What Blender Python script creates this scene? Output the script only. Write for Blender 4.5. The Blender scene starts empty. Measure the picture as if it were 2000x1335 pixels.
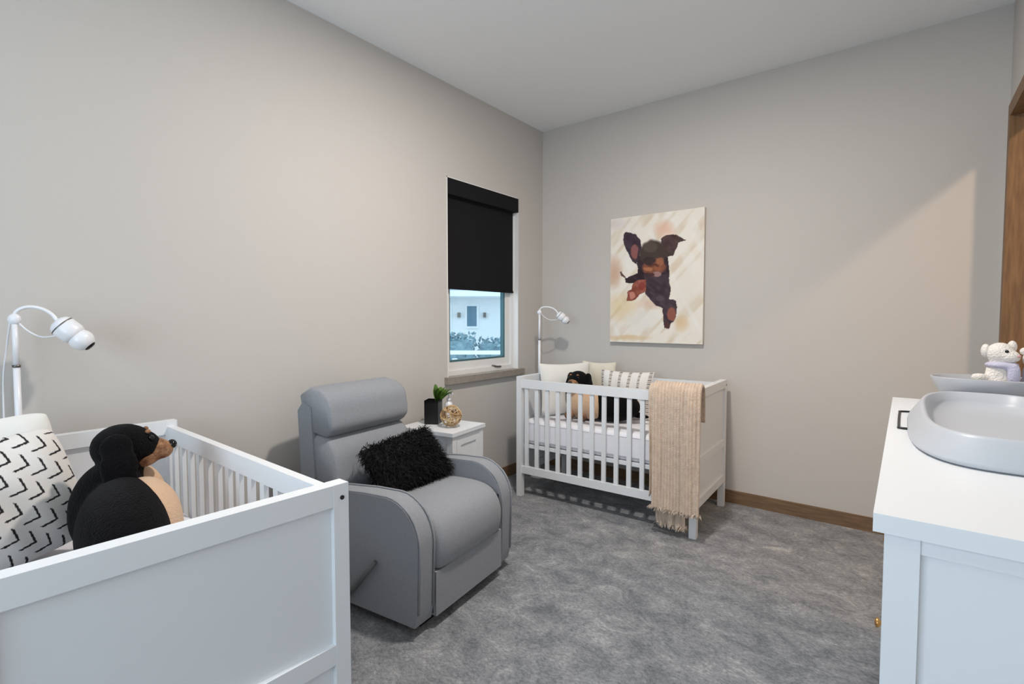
import bpy, bmesh, math, random
import numpy as np
from mathutils import Vector, Matrix
PI = math.pi
random.seed(7); rng = np.random.default_rng(7)
scn = bpy.context.scene
col = scn.collection

# ------------------------------------------------------------------ camera
W, H = 2.87, 2.84                      # room width, ceiling height
cam_d = bpy.data.cameras.new('camera'); cam = bpy.data.objects.new('camera', cam_d); col.objects.link(cam)
cam_d.sensor_width = 36; cam_d.lens = 988.43 / 2000 * 36; cam_d.clip_start = .02; cam_d.clip_end = 200
cam.location = (2.4816, -3.6186, 1.2509)
cam.rotation_euler = (PI / 2 - .0447, 0, .6609)
scn.camera = cam

# ------------------------------------------------------------------ world, exposure
wd = bpy.data.worlds.new('overcast_sky'); scn.world = wd; wd.use_nodes = True
bg = wd.node_tree.nodes['Background']; bg.inputs[0].default_value = (.66, .85, 1.0, 1); bg.inputs[1].default_value = 1.9
scn.view_settings.view_transform = 'Standard'; scn.view_settings.look = 'None'
scn.view_settings.gamma = 1; scn.view_settings.exposure = 0.22; scn.view_settings.use_curve_mapping = False

def area(name, loc, rot, sx, sy, power, color, shape='RECTANGLE'):
    l = bpy.data.lights.new(name, 'AREA'); l.shape = shape; l.size = sx
    if shape in ('RECTANGLE', 'ELLIPSE'): l.size_y = sy
    l.energy = power; l.color = color
    o = bpy.data.objects.new(name, l); o.location = loc; o.rotation_euler = rot; col.objects.link(o)
    return o
# cool fill light added out of view behind the camera (the other window is lit by the sky itself)
area('rear_fill_light', (1.65, -4.93, 1.45), (PI / 2, 0, 0), 1.7, 1.3, 24, (.74, .88, 1.0))
DOWNLIGHTS = [(1.5, -1.9, 39), (1.5, -4.2, 2)]
DL_COL = (1.0, .93, .855)
HALL_POWER = 22

# ------------------------------------------------------------------ helpers
def lin(c):
    f = lambda v: v / 12.92 if v <= .04045 else ((v + .055) / 1.055) ** 2.4
    return tuple(f(x / 255.) for x in c)
MATS = {}
def mat(name, rgb, rough=.6, metal=0, spec=.5, var=0., vscale=8., bump=0., bscale=200., sheen=0., trans=0., stretch=None, srgb=True, detail=3., rgb2=None, attr=None, emit=None, sss=0):
    if name in MATS: return MATS[name]
    m = bpy.data.materials.new(name); MATS[name] = m; m.use_nodes = True
    nt = m.node_tree; b = nt.nodes['Principled BSDF']
    c = lin(rgb) if srgb else rgb
    b.inputs['Base Color'].default_value = (*c, 1); b.inputs['Roughness'].default_value = rough
    b.inputs['Metallic'].default_value = metal; b.inputs['Specular IOR Level'].default_value = spec
    if sheen: b.inputs['Sheen Weight'].default_value = sheen; b.inputs['Sheen Roughness'].default_value = .5
    if trans: b.inputs['Transmission Weight'].default_value = trans
    if emit: b.inputs['Emission Color'].default_value = (*emit[0], 1); b.inputs['Emission Strength'].default_value = emit[1]
    tc = None
    def coords():
        nonlocal tc
        if tc is None:
            t = nt.nodes.new('ShaderNodeTexCoord'); tc = t.outputs['Object']
            if stretch:
                mp = nt.nodes.new('ShaderNodeMapping'); mp.inputs['Scale'].default_value = stretch
                nt.links.new(tc, mp.inputs[0]); tc = mp.outputs[0]
        return tc
    if attr:
        a = nt.nodes.new('ShaderNodeAttribute'); a.attribute_name = attr
        nt.links.new(a.outputs['Color'], b.inputs['Base Color'])
    if var or rgb2:
        n = nt.nodes.new('ShaderNodeTexNoise'); n.inputs['Scale'].default_value = vscale; n.inputs['Detail'].default_value = detail
        nt.links.new(coords(), n.inputs['Vector'])
        r = nt.nodes.new('ShaderNodeValToRGB'); nt.links.new(n.outputs['Fac'], r.inputs['Fac'])
        r.color_ramp.elements[0].position = .3; r.color_ramp.elements[1].position = .7
        lo = c if rgb2 else tuple(x * (1 - var) for x in c)
        hi = lin(rgb2) if rgb2 else tuple(min(1, x * (1 + var)) for x in c)
        r.color_ramp.elements[0].color = (*lo, 1); r.color_ramp.elements[1].color = (*hi, 1)
        nt.links.new(r.outputs['Color'], b.inputs['Base Color'])
    if bump:
        n2 = nt.nodes.new('ShaderNodeTexNoise'); n2.inputs['Scale'].default_value = bscale; n2.inputs['Detail'].default_value = 2
        nt.links.new(coords(), n2.inputs['Vector'])
        bp = nt.nodes.new('ShaderNodeBump'); bp.inputs['Strength'].default_value = bump; bp.inputs['Distance'].default_value = .01
        nt.links.new(n2.outputs['Fac'], bp.inputs['Height']); nt.links.new(bp.outputs['Normal'], b.inputs['Normal'])
    return m

def tag(o, label=None, cat=None, group=None, kind=None):
    if label: o['label'] = label
    if cat: o['category'] = cat
    if group: o['group'] = group
    if kind: o['kind'] = kind
    return o
def link_mesh(name, me, m=None, parent=None, smooth=False):
    o = bpy.data.objects.new(name, me); col.objects.link(o)
    if m: me.materials.clear(); me.materials.append(m)
    if parent: o.parent = parent
    if smooth: me.polygons.foreach_set('use_smooth', [True] * len(me.polygons))
    return o
def obj(name, bm, m, parent=None, smooth=False, bevel=0., seg=2):
    if bevel:
        bmesh.ops.bevel(bm, geom=[e for e in bm.edges if e.calc_face_angle(0) > .5], offset=bevel, segments=seg, affect='EDGES', profile=.5)
    bmesh.ops.recalc_face_normals(bm, faces=bm.faces)
    me = bpy.data.meshes.new(name); bm.to_mesh(me); bm.free()
    o = link_mesh(name, me, m, parent, smooth)
    if smooth and bevel: me.set_sharp_from_angle(angle=1.2)
    return o
def thing(name, label, cat, loc=(0, 0, 0), rz=0., group=None):
    o = bpy.data.objects.new(name, None); o.empty_display_size = .1; col.objects.link(o)
    o.location = loc; o.rotation_euler = (0, 0, rz); tag(o, label, cat, group); return o
def bx(x0, x1, y0, y1, z0, z1, bm=None):
    bm = bm or bmesh.new()
    v = [bm.verts.new(p) for p in ((x0, y0, z0), (x1, y0, z0), (x1, y1, z0), (x0, y1, z0), (x0, y0, z1), (x1, y0, z1), (x1, y1, z1), (x0, y1, z1))]
    for f in ((3, 2, 1, 0), (4, 5, 6, 7), (0, 1, 5, 4), (1, 2, 6, 5), (2, 3, 7, 6), (3, 0, 4, 7)): bm.faces.new([v[i] for i in f])
    return bm
def rot_bm(bm, M): bmesh.ops.transform(bm, matrix=M, verts=bm.verts); return bm
def tube(pts, r, n=10, bm=None, caps=True):
    bm = bm or bmesh.new(); pts = [Vector(p) for p in pts]; rings = []; rr = r if hasattr(r, '__len__') else [r] * len(pts)
    up = Vector((0, 0, 1)); prev = None
    for i, p in enumerate(pts):
        t = (pts[min(i + 1, len(pts) - 1)] - pts[max(i - 1, 0)]).normalized()
        if prev is None: a = t.orthogonal().normalized()
        else: a = (prev - t * prev.dot(t)).normalized()
        prev = a; b = t.cross(a)
        rings.append([bm.verts.new(p + (a * math.cos(2 * PI * k / n) + b * math.sin(2 * PI * k / n)) * rr[i]) for k in range(n)])
    for i in range(len(rings) - 1):
        for k in range(n): bm.faces.new((rings[i][k], rings[i][(k + 1) % n], rings[i + 1][(k + 1) % n], rings[i + 1][k]))
    if caps: bm.faces.new(rings[0][::-1]); bm.faces.new(rings[-1])
    return bm
def spline(ctrl, n=8):
    c = [Vector(p) for p in ctrl]; c = [c[0] * 2 - c[1]] + c + [c[-1] * 2 - c[-2]]; out = []
    for i in range(1, len(c) - 2):
        for k in range(n):
            t = k / n; p0, p1, p2, p3 = c[i - 1:i + 3]
            out.append(.5 * ((2 * p1) + (p2 - p0) * t + (2 * p0 - 5 * p1 + 4 * p2 - p3) * t * t + (3 * p1 - p0 - 3 * p2 + p3) * t ** 3))
    out.append(c[-2]); return out
def lathe(prof, n=24, bm=None, cx=0, cy=0, M=None):
    bm = bm or bmesh.new(); new = []; rings = []
    for r, z in prof:
        ring = [bm.verts.new((cx + r * math.cos(2 * PI * k / n), cy + r * math.sin(2 * PI * k / n), z)) for k in range(n)]
        rings.append(ring); new += ring
    for i in range(len(rings) - 1):
        for k in range(n): bm.faces.new((rings[i][k], rings[i][(k + 1) % n], rings[i + 1][(k + 1) % n], rings[i + 1][k]))
    bm.faces.new(rings[0][::-1]); bm.faces.new(rings[-1])
    if M: bmesh.ops.transform(bm, matrix=M, verts=new)
    return bm
def ell(c, r, bm=None, rot=None, seg=20, rings=12):
    bm = bm or bmesh.new()
    M = Matrix.Translation(c) @ (rot.to_matrix().to_4x4() if rot else Matrix.Identity(4)) @ Matrix.Diagonal((*r, 1))
    bmesh.ops.create_uvsphere(bm, u_segments=seg, v_segments=rings, radius=1, matrix=M); return bm
def extrude(prof, a0, a1, axis='y', bm=None):
    """closed 2D outline extruded along an axis; outline coords are the two other axes in order"""
    bm = bm or bmesh.new()
    def P(p, a): return {'y': (p[0], a, p[1]), 'x': (a, p[0], p[1]), 'z': (p[0], p[1], a)}[axis]
    A = [bm.verts.new(P(p, a0)) for p in prof]; B = [bm.verts.new(P(p, a1)) for p in prof]
    n = len(prof); bm.faces.new(A); bm.faces.new(B[::-1])
    for i in range(n): bm.faces.new((A[i], B[i], B[(i + 1) % n], A[(i + 1) % n]))
    return bm
def surf(nu, nv, fn, closed_u=False):
    vs = [fn(i / (nu - (0 if closed_u else 1)), j / (nv - 1)) for j in range(nv) for i in range(nu)]
    fs = []
    for j in range(nv - 1):
        for i in range(nu if closed_u else nu - 1):
            i2 = (i + 1) % nu; fs.append((j * nu + i, j * nu + i2, (j + 1) * nu + i2, (j + 1) * nu + i))
    return vs, fs
def mesh_from(vs, fs, name='m', colors=None):
    me = bpy.data.meshes.new(name); me.from_pydata([tuple(v) for v in vs], [], fs); me.update()
    if colors is not None:
        a = me.color_attributes.new('Col', 'FLOAT_COLOR', 'POINT')
        a.data.foreach_set('color', np.concatenate([np.asarray(colors, float), np.ones((len(colors), 1))], 1).ravel())
    return me
def remeshed(parts, voxel, smooth_it=6):
    """one continuous surface grown around a list of (centre, radii[, Euler])"""
    bm = bmesh.new()
    for p in parts: ell(p[0], p[1], bm, p[2] if len(p) > 2 else None)
    me = bpy.data.meshes.new('t'); bm.to_mesh(me); bm.free()
    o = bpy.data.objects.new('t', me); col.objects.link(o)
    r = o.modifiers.new('r', 'REMESH'); r.mode = 'VOXEL'; r.voxel_size = voxel
    s = o.modifiers.new('s', 'SMOOTH'); s.iterations = smooth_it; s.factor = .6
    dg = bpy.context.evaluated_depsgraph_get(); out = bpy.data.meshes.new_from_object(o.evaluated_get(dg))
    bpy.data.objects.remove(o); return out
def pillow(w, h, t, n=40, color=None, pinch=.07, corner=0.0):
    """soft cushion in its own XZ plane, thickness along Y, base at z=0"""
    vs = []; fs = []; cs = []
    for s in (-1, 1):
        o = len(vs)
        for j in range(n + 1):
            for i in range(n + 1):
                a, b = 2 * i / n - 1, 2 * j / n - 1
                x = a * w / 2 * (1 - pinch * (1 - b * b)); z = b * h / 2 * (1 - pinch * (1 - a * a))
                k = corner * (a * a * b * b) ** 2; x *= 1 - k; z *= 1 - k
                q = max(0, (1 - abs(a) ** 2.6) * (1 - abs(b) ** 2.6)) ** .55
                wr = .004 * math.sin(9 * a + 4 * b) * q
                vs.append((x, s * (t / 2 * q + wr), z + h / 2))
                if color: cs.append(color(a, b, s))
        for j in range(n):
            for i in range(n):
                f = [o + j * (n + 1) + i, o + j * (n + 1) + i + 1, o + (j + 1) * (n + 1) + i + 1, o + (j + 1) * (n + 1) + i]
                fs.append(tuple(f if s < 0 else f[::-1]))
    return mesh_from(vs, fs, 'pillow', np.array(cs) if color else None)
def copy_tree(o, parent=None):
    c = o.copy(); col.objects.link(c); c.parent = parent
    for ch in list(o.children): copy_tree(ch, c)
    return c
def struct(name, bm, m, parent=None, bevel=0., label=None):
    o = obj(name, bm, m, parent, bevel=bevel)
    if parent is None: tag(o, label, None, None, 'structure')
    return o

# ------------------------------------------------------------------ materials
m_wall = mat('wall_paint', (200, 195, 190), .75, spec=.25, bump=.05, bscale=260)
m_ceil = mat('ceiling_paint', (246, 246, 247), .85, spec=.2, bump=.04, bscale=200)
m_white = mat('white_lacquer', (229, 231, 234), .38, spec=.45)
m_trimw = mat('white_vinyl', (232, 230, 228), .4)
m_oak = mat('brown_oak', (110, 80, 50), .5, stretch=(14, 14, 1.2), rgb2=(140, 106, 70), vscale=6, bump=.08, bscale=40)
m_base = mat('oak_baseboard', (104, 80, 58), .55, stretch=(1.2, 14, 14), rgb2=(132, 104, 76), vscale=6, bump=.06, bscale=30)
m_sill = mat('stone_sill', (150, 140, 130), .5, var=.1, vscale=30)
m_black = mat('black_fabric', (24, 23, 26), .85, spec=.2, bump=.1, bscale=500)
m_gasket = mat('sash_gasket', (70, 104, 110), .6)
m_alu = mat('grey_metal', (120, 116, 112), .35, metal=.8)
m_brass = mat('brass', (196, 150, 92), .3, metal=.9)
m_grey = mat('grey_upholstery', (144, 147, 153), .9, spec=.2, sheen=.15, var=.06, vscale=120, bump=.15, bscale=700)
m_darkg = mat('dark_seam', (38, 42, 50), .9)
m_blackp = mat('black_plastic', (14, 14, 15), .4)
m_mattress = mat('white_sheet', (232, 231, 236), .85, bump=.2, bscale=18, spec=.2)
m_linen = mat('white_linen', (232, 230, 226), .9, bump=.25, bscale=25, spec=.2)
m_cream = mat('cream_linen', (222, 214, 198), .9, bump=.2, bscale=30, spec=.2)
m_plushb = mat('black_plush', (15, 14, 16), .95, spec=.1, sheen=.03, bump=.6, bscale=180)
m_plusht = mat('tan_plush', (212, 178, 148), .95, spec=.1, sheen=.2, bump=.5, bscale=180)
m_plushbr = mat('brown_plush', (104, 66, 46), .95, spec=.1, sheen=.1, bump=.5, bscale=200, rgb2=(184, 142, 108), vscale=45)
m_plushw = mat('white_plush', (238, 230, 222), .95, spec=.1, sheen=.2, bump=.6, bscale=220)
m_gloss = mat('glossy_black', (6, 6, 7), .12)
m_throw = mat('beige_plush_throw', (208, 188, 170), .95, spec=.1, sheen=.35, var=.10, vscale=30, bump=.5, bscale=160)
m_plastic = mat('white_plastic', (236, 236, 240), .3)
m_fur = mat('black_shag', (16, 15, 16), .7, spec=.25)
m_brown = mat('brown_gap_filler', (92, 66, 52), .7)

# ------------------------------------------------------------------ room shell
def carpet():
    m = bpy.data.materials.new('mottled_grey_carpet'); m.use_nodes = True; nt = m.node_tree; b = nt.nodes['Principled BSDF']
    N = nt.nodes.new; L = nt.links.new
    tc = N('ShaderNodeTexCoord')
    def noise(sc, det, rough=.55, dist=0., stretch=None, rot=0):
        v = tc.outputs['Object']
        mp = N('ShaderNodeMapping'); mp.inputs['Scale'].default_value = stretch or (1, 1, 1); mp.inputs['Rotation'].default_value = (0, 0, rot); L(v, mp.inputs[0])
        n = N('ShaderNodeTexNoise'); n.inputs['Scale'].default_value = sc; n.inputs['Detail'].default_value = det; n.inputs['Roughness'].default_value = rough; n.inputs['Distortion'].default_value = dist
        L(mp.outputs[0], n.inputs['Vector']); return n.outputs['Fac']
    def ramp(f, stops):
        r = N('ShaderNodeValToRGB'); e = r.color_ramp.elements
        e[0].position, e[1].position = stops[0][0], stops[-1][0]; e[0].color = (*lin(stops[0][1]), 1); e[1].color = (*lin(stops[-1][1]), 1)
        for p, c in stops[1:-1]: q = e.new(p); q.color = (*lin(c), 1)
        L(f, r.inputs[0]); return r.outputs[0]
    big = ramp(noise(6.0, 12, .8, .5, (1, 1.35, 1), .5), [(.30, (104, 108, 115)), (.45, (144, 147, 152)), (.56, (168, 170, 174)), (.70, (216, 215, 214))])
    fine = ramp(noise(60, 4, .8, 0, (1, 1.6, 1), .9), [(.32, (140, 140, 142)), (.66, (255, 255, 255))])
    mx = N('ShaderNodeMix'); mx.data_type = 'RGBA'; mx.blend_type = 'MULTIPLY'; mx.inputs['Factor'].default_value = .75
    L(big, mx.inputs['A']); L(fine, mx.inputs['B']); L(mx.outputs['Result'], b.inputs['Base Color'])
    b.inputs['Roughness'].default_value = .95; b.inputs['Specular IOR Level'].default_value = .1; b.inputs['Sheen Weight'].default_value = .1
    bp = N('ShaderNodeBump'); bp.inputs['Strength'].default_value = .55; bp.inputs['Distance'].default_value = .012
    L(noise(140, 3, .7), bp.inputs['Height']); L(bp.outputs['Normal'], b.inputs['Normal'])
    return m
m_carpet = carpet()
YR, T = -4.95, .14
WY0, WY1, WZ0, WZ1 = -1.15, -.347, .85, 2.22
DY0, DY1, DZ = -1.16, -.115, 2.26
struct('floor', bx(-T, 4.7, YR - T, .75, -.1, 0), m_carpet)
struct('ceiling', bx(-T, 4.7, YR - T, .75, H, H + .1), m_ceil)
bm = bx(-T, 0, YR - T, WY0, 0, H); bx(-T, 0, WY1, T, 0, H, bm); bx(-T, 0, WY0, WY1, 0, WZ0, bm); bx(-T, 0, WY0, WY1, WZ1, H, bm)
struct('wall_left', bm, m_wall)
struct('wall_back', bx(0, W + .12, 0, T, 0, H), m_wall)
bm = bx(W, W + .12, YR, DY0, 0, H); bx(W, W + .12, DY1, 0, 0, H, bm); bx(W, W + .12, DY0, DY1, DZ, H, bm)
struct('wall_right', bm, m_wall)
RX0, RX1, RZ0, RZ1 = .75, 2.55, .75, 2.15
bm = bx(0, RX0, YR - T, YR, 0, H); bx(RX1, W + .12, YR - T, YR, 0, H, bm); bx(RX0, RX1, YR - T, YR, 0, RZ0, bm); bx(RX0, RX1, YR - T, YR, RZ1, H, bm)
struct('wall_rear', bm, m_wall)
# hallway behind the doorway
struct('wall_hall_far', bx(W + .12, 4.6, .6, .7, 0, H), m_wall)
struct('wall_hall_side', bx(4.6, 4.7, -3.2, .7, 0, H), m_wall)
struct('wall_hall_near', bx(W + .12, 4.7, -3.3, -3.2, 0, H), m_wall)
struct('baseboard_back', bx(0, W, -.014, 0, 0, .085), m_base, bevel=.003)
struct('baseboard_left', bx(0, .014, YR, 0, 0, .085), m_base, bevel=.003)
bm = bx(W - .014, W, YR, DY0 - .07, 0, .085); struct('baseboard_right', bm, m_base, bevel=.003)

# window on the left wall
win = thing('window_1', None, None); win['kind'] = 'structure'; win['label'] = 'white framed casement window above the wooden side table'
fx0, fx1 = -.115, -.04
def frame_bm(y0, y1, z0, z1, wd_, xa, xb, bottom=None):
    bt = bottom or wd_
    bm = bx(xa, xb, y0, y0 + wd_, z0, z1); bx(xa, xb, y1 - wd_, y1, z0, z1, bm); bx(xa, xb, y0 + wd_, y1 - wd_, z0, z0 + bt, bm); bx(xa, xb, y0 + wd_, y1 - wd_, z1 - wd_, z1, bm); return bm
obj('window_frame', frame_bm(WY0, WY1, WZ0, WZ1, .035, -.13, -.045), m_trimw, win, bevel=.003)
sash = obj('sash', frame_bm(WY0 + .035, WY1 - .035, WZ0 + .035, WZ1 - .035, .05, -.115, -.065, .06), m_trimw, win, bevel=.004)
obj('gasket', frame_bm(WY0 + .085, WY1 - .085, WZ0 + .095, WZ1 - .085, .014, -.105, -.072), m_gasket, sash)
glass = bpy.data.materials.new('window_glass'); glass.use_nodes = True
nt = glass.node_tree; nt.nodes.remove(nt.nodes['Principled BSDF'])
tr = nt.nodes.new('ShaderNodeBsdfTransparent'); tr.inputs[0].default_value = (.93, .97, .98, 1); gl = nt.nodes.new('ShaderNodeBsdfGlossy'); gl.inputs['Roughness'].default_value = .02
mxs = nt.nodes.new('ShaderNodeMixShader')
mxs.inputs[0].default_value = .05; nt.links.new(tr.outputs[0], mxs.inputs[1]); nt.links.new(gl.outputs[0], mxs.inputs[2]); nt.links.new(mxs.outputs[0], nt.nodes['Material Output'].inputs[0])
obj('pane', bx(-.092, -.088, WY0 + .085, WY1 - .085, WZ0 + .095, WZ1 - .085), glass, sash)
# white lining of the reveal
bm = bx(-.045, .003, WY1 - .006, WY1, WZ0, WZ1); bx(-.045, .003, WY0, WY0 + .006, WZ0, WZ1, bm); bx(-.045, .003, WY0, WY1, WZ1 - .006, WZ1, bm)
obj('reveal_lining', bm, m_trimw, win)
obj('sill', bx(-.045, .035, WY0 - .03, WY1 + .045, WZ0 - .045, WZ0 + .002), m_sill, win, bevel=.004)
h = obj('crank_handle', tube(spline([(-.06, -.60, .89), (-.045, -.60, .89), (-.04, -.57, .883), (-.04, -.52, .88)], 5), .007, 8), m_alu, win)
# unseen window behind the camera, added to go with the cool fill light
win2 = thing('added_rear_window', None, None); win2['kind'] = 'structure'; win2['label'] = 'added wide white window, unseen in the wall behind the camera'
bm = bx(RX0, RX0 + .05, YR - .11, YR - .04, RZ0, RZ1); bx(RX1 - .05, RX1, YR - .11, YR - .04, RZ0, RZ1, bm); bx(RX0, RX1, YR - .11, YR - .04, RZ0, RZ0 + .05, bm); bx(RX0, RX1, YR - .11, YR - .04, RZ1 - .05, RZ1, bm)
bx((RX0 + RX1) / 2 - .03, (RX0 + RX1) / 2 + .03, YR - .11, YR - .04, RZ0 + .05, RZ1 - .05, bm)
obj('window_frame', bm, m_trimw, win2)
for a, b_ in ((RX0 + .05, 1.62), (1.68, RX1 - .05)): obj('pane', bx(a, b_, YR - .08, YR - .076, RZ0 + .05, RZ1 - .05), glass, win2)
# doorway with wooden jamb and casing
door = thing('door_1', None, None); door['kind'] = 'structure'; door['label'] = 'brown wood framed doorway in the right wall beside the dresser'
cw = .055
bm = bx(W - .012, W, DY1, DY1 + cw, 0, DZ + cw); obj('casing', bm, m_oak, door, bevel=.004)
obj('casing', bx(W - .012, W, DY0 - cw, DY0, 0, DZ + cw), m_oak, door, bevel=.004)
obj('casing', bx(W - .012, W, DY0, DY1, DZ, DZ + cw), m_oak, door, bevel=.004)
obj('jamb', bx(W - .012, W + .13, DY1 - .012, DY1, 0, DZ), m_oak, door)
obj('jamb', bx(W - .012, W + .13, DY0, DY0 + .012, 0, DZ), m_oak, door)
obj('jamb', bx(W - .012, W + .13, DY0, DY1, DZ - .012, DZ), m_oak, door)

# ceiling downlights (each with its own lamp)
m_led = mat('lit_diffuser', (255, 244, 230), .5, emit=((1, .9, .8), 6.))
def downlight(x, y, power, color, label, size=.15):
    t = thing('downlight', label, 'downlight', (x, y, H), 0, 'round recessed ceiling downlights')
    prof = [(size / 2 + .03, 0), (size / 2 + .03, -.006), (size / 2, -.008), (size / 2, -.002)]
    obj('trim_ring', lathe(prof, 28), m_trimw, t, smooth=True)
    obj('diffuser', lathe([(size / 2 - .002, -.0025), (size / 2 - .002, -.004)], 28), m_led, t)
    a = area('downlight_lamp', (0, 0, -.012), (0, 0, 0), size, size, power, color, 'DISK'); a.parent = t
for i, (x, y, pw) in enumerate(DOWNLIGHTS):
    downlight(x, y, pw, DL_COL, ['round ceiling downlight in front of the armchair', 'round ceiling downlight behind the camera'][i])
downlight(3.71, -1.11, HALL_POWER, (1.0, .70, .44), 'round ceiling downlight in the hallway beyond the doorway', .16)

# roller blind
t = thing('roller_blind', 'black roller blind half lowered in the white window', 'blind', (0, 0, 0))
obj('cassette', bx(-.075, .004, WY0 + .007, WY1 - .001, 2.105, WZ1 - .007), m_black, t, bevel=.004)
obj('fabric', bx(-.037, -.035, WY0 + .015, WY1 - .025, 1.475, 2.11), m_black, t)
obj('bottom_bar', bx(-.043, -.029, WY0 + .015, WY1 - .025, 1.462, 1.478), m_black, t, bevel=.003)

# ------------------------------------------------------------------ outside the window
m_fac = mat('white_stucco', (240, 240, 240), .9, bump=.1, bscale=30)
m_slate = mat('grey_roof', (150, 160, 165), .8)
m_sky_glass = mat('dark_window_glass', (96, 130, 150), .15)
m_hedge = mat('blue_green_hedge', (112, 142, 154), .9, rgb2=(146, 172, 180), vscale=10)
m_patio = mat('pale_concrete', (214, 216, 218), .9, var=.08, vscale=6)
g = obj('ground_outside', bx(-30, -T - .01, -8, 30, -.5, -.3), m_patio); g.name = 'ground'; tag(g, None, None, None, 'structure')
hs = thing('neighbour_house', 'white neighbouring house seen through the window', 'house', (-6.6, 5.4, -.82), math.radians(38))
# local: facade plane y=0 facing -y, x to the right
obj('wall', bx(-6, 6, 0, .3, 0, 2.62), m_fac, hs)
obj('eave', bx(-6.3, 6.3, -.55, .3, 2.60, 2.72), m_fac, hs, bevel=.02)
obj('gutter', bx(-6.3, 6.3, -.62, -.55, 2.62, 2.76), m_fac, hs, bevel=.02)
obj('roof', extrude([(-.55, 2.74), (4.2, 4.2), (4.2, 2.74)], -6.3, 6.3, 'x'), m_slate, hs)
def house_window(x0, x1, z0, z1):
    w = obj('window', bx(x0, x1, -.03, .02, z0, z1), m_fac, hs)
    for a, b_ in ((x0 + .05, x1 - .05),): obj('pane', bx(a, b_, -.036, -.031, z0 + .06, z1 - .06), m_sky_glass, w)
HWX = .63
house_window(HWX - .17, HWX + .17, 1.84, 2.46); house_window(HWX - 1.1, HWX - .5, 1.84, 2.46); house_window(2.2, 3.0, 1.84, 2.46)
for x in (HWX - .32, HWX + .32):
    s = obj('wall_lamp', bx(x - .035, x + .035, -.09, 0, 2.12, 2.24), m_alu, hs, bevel=.01)
def leafball(n, sx, sy, sz, seed, leaf=.05):
    r = np.random.default_rng(seed); vs = []; fs = []
    for i in range(n):
        d = r.normal(size=3); d /= np.linalg.norm(d); d = np.sign(d) * np.abs(d) ** .7; d[2] = abs(d[2])
        c = d / max(np.abs(d).max(), 1e-6) * (.75 + .25 * r.random()) * np.array((sx, sy, sz))
        a = r.normal(size=3); a /= np.linalg.norm(a); b_ = np.cross(a, r.normal(size=3)); b_ /= np.linalg.norm(b_)
        l = leaf * (.6 + .8 * r.random()); k = len(vs)
        vs += [c - a * l, c + b_ * l * .5, c + a * l, c - b_ * l * .5]; fs.append((k, k + 1, k + 2, k + 3))
    return vs, fs
t = thing('hedge', 'clipped hedge in front of the white house outside', 'hedge', (-4.9, 3.4, -.3), math.radians(38))
obj('core', bx(-2.3, .75, -.3, .3, 0, 1.13), m_hedge, t, bevel=.1)
v_, f_ = leafball(5000, 1.56, .36, 1.28, 3); v_ = [Vector(q) + Vector((-.78, 0, 0)) for q in v_]
tag(link_mesh('foliage', mesh_from(v_, f_), m_hedge, t), kind='stuff')
t = thing('hedge', 'lower hedge right of the clipped hedge outside', 'hedge', (-4.6, 4.1, -.3), math.radians(38))
obj('core', bx(.2, 2.4, -.2, .3, 0, 1.05), m_hedge, t, bevel=.1)
v_, f_ = leafball(2500, 1.15, .3, 1.18, 5); v_ = [Vector(q) + Vector((1.3, .05, 0)) for q in v_]
tag(link_mesh('foliage', mesh_from(v_, f_), m_hedge, t), kind='stuff')
t = thing('garden_fence', 'low white garden fence outside the window', 'fence', (-3.1, 2.1, -.16), math.radians(38))
obj('rail', bx(-2.2, 2.2, -.02, .02, .86, .92), m_fac, t, bevel=.005); obj('rail', bx(-2.2, 2.2, -.02, .02, .4, .46), m_fac, t, bevel=.005)
pk = obj('picket', bx(-.04, .04, -.035, -.02, 0, .8), m_fac, t, bevel=.004)
for k in range(15):
    c = pk if k == 0 else pk.copy()
    if k: col.objects.link(c)
    c.parent = t; c.location = (-2.1 + .3 * k, 0, 0)

# ------------------------------------------------------------------ cribs
CL, CD, CH = 1.25, .67, .85
def make_crib(label):
    t = thing('crib', label, 'crib', group='white wooden cribs')
    p = .04
    post = obj('post', bx(-p / 2, p / 2, -p / 2, p / 2, 0, CH), m_white, t, bevel=.003); post.location = (p / 2, p / 2, 0)
    for x, y in ((CL - p / 2, p / 2), (p / 2, CD - p / 2), (CL - p / 2, CD - p / 2)):
        c = post.copy(); col.objects.link(c); c.parent = t; c.location = (x, y, 0)
    # end panels
    for x in (p / 2, CL - p / 2):
        e = obj('end_panel', bx(-.006, .006, p, CD - p, .2, .80), m_white, t); e.location = (x, 0, 0)
        tr_ = obj('panel_rail', bx(-.0195, .0195, p - .002, CD - p + .002, .797, CH - .0005), m_white, e, bevel=.003)
        obj('panel_rail', bx(-.0195, .0195, p - .002, CD - p + .002, .405, .454), m_white, e, bevel=.003)
        obj('panel_rail', bx(-.0195, .0195, p - .002, CD - p + .002, .165, .215), m_white, e, bevel=.003)
        sg = 1 if x > .5 else -1
        for y in (.018, CD - .018):
            obj('bolt_cap', rot_bm(lathe([(.0055, 0), (.0055, .002)], 12), Matrix.Translation((sg * .02, y, CH - .034)) @ Matrix.Rotation(sg * PI / 2, 4, 'Y')), m_blackp, e)
    # slatted sides
    sl0 = None
    for y in (p / 2, CD - p / 2):
        r = obj('side_rail', bx(p, CL - p, y - .013, y + .013, .770, .828), m_white, t, bevel=.004)
        obj('side_rail', bx(p, CL - p, y - .013, y + .013, .165, .216), m_white, t, bevel=.004)
        for k in range(14):
            if sl0 is None: s = sl0 = obj('slat', bx(-.014, .014, -.007, .007, .214, .772), m_white, t, bevel=.003)
            else: s = sl0.copy(); col.objects.link(s); s.parent = t
            s.location = (.075 + k * .0846, y, 0)
    obj('mattress_base', bx(p + .001, CL - p - .001, .036, CD - .036, .345, .368), m_white, t)
    return t
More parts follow.
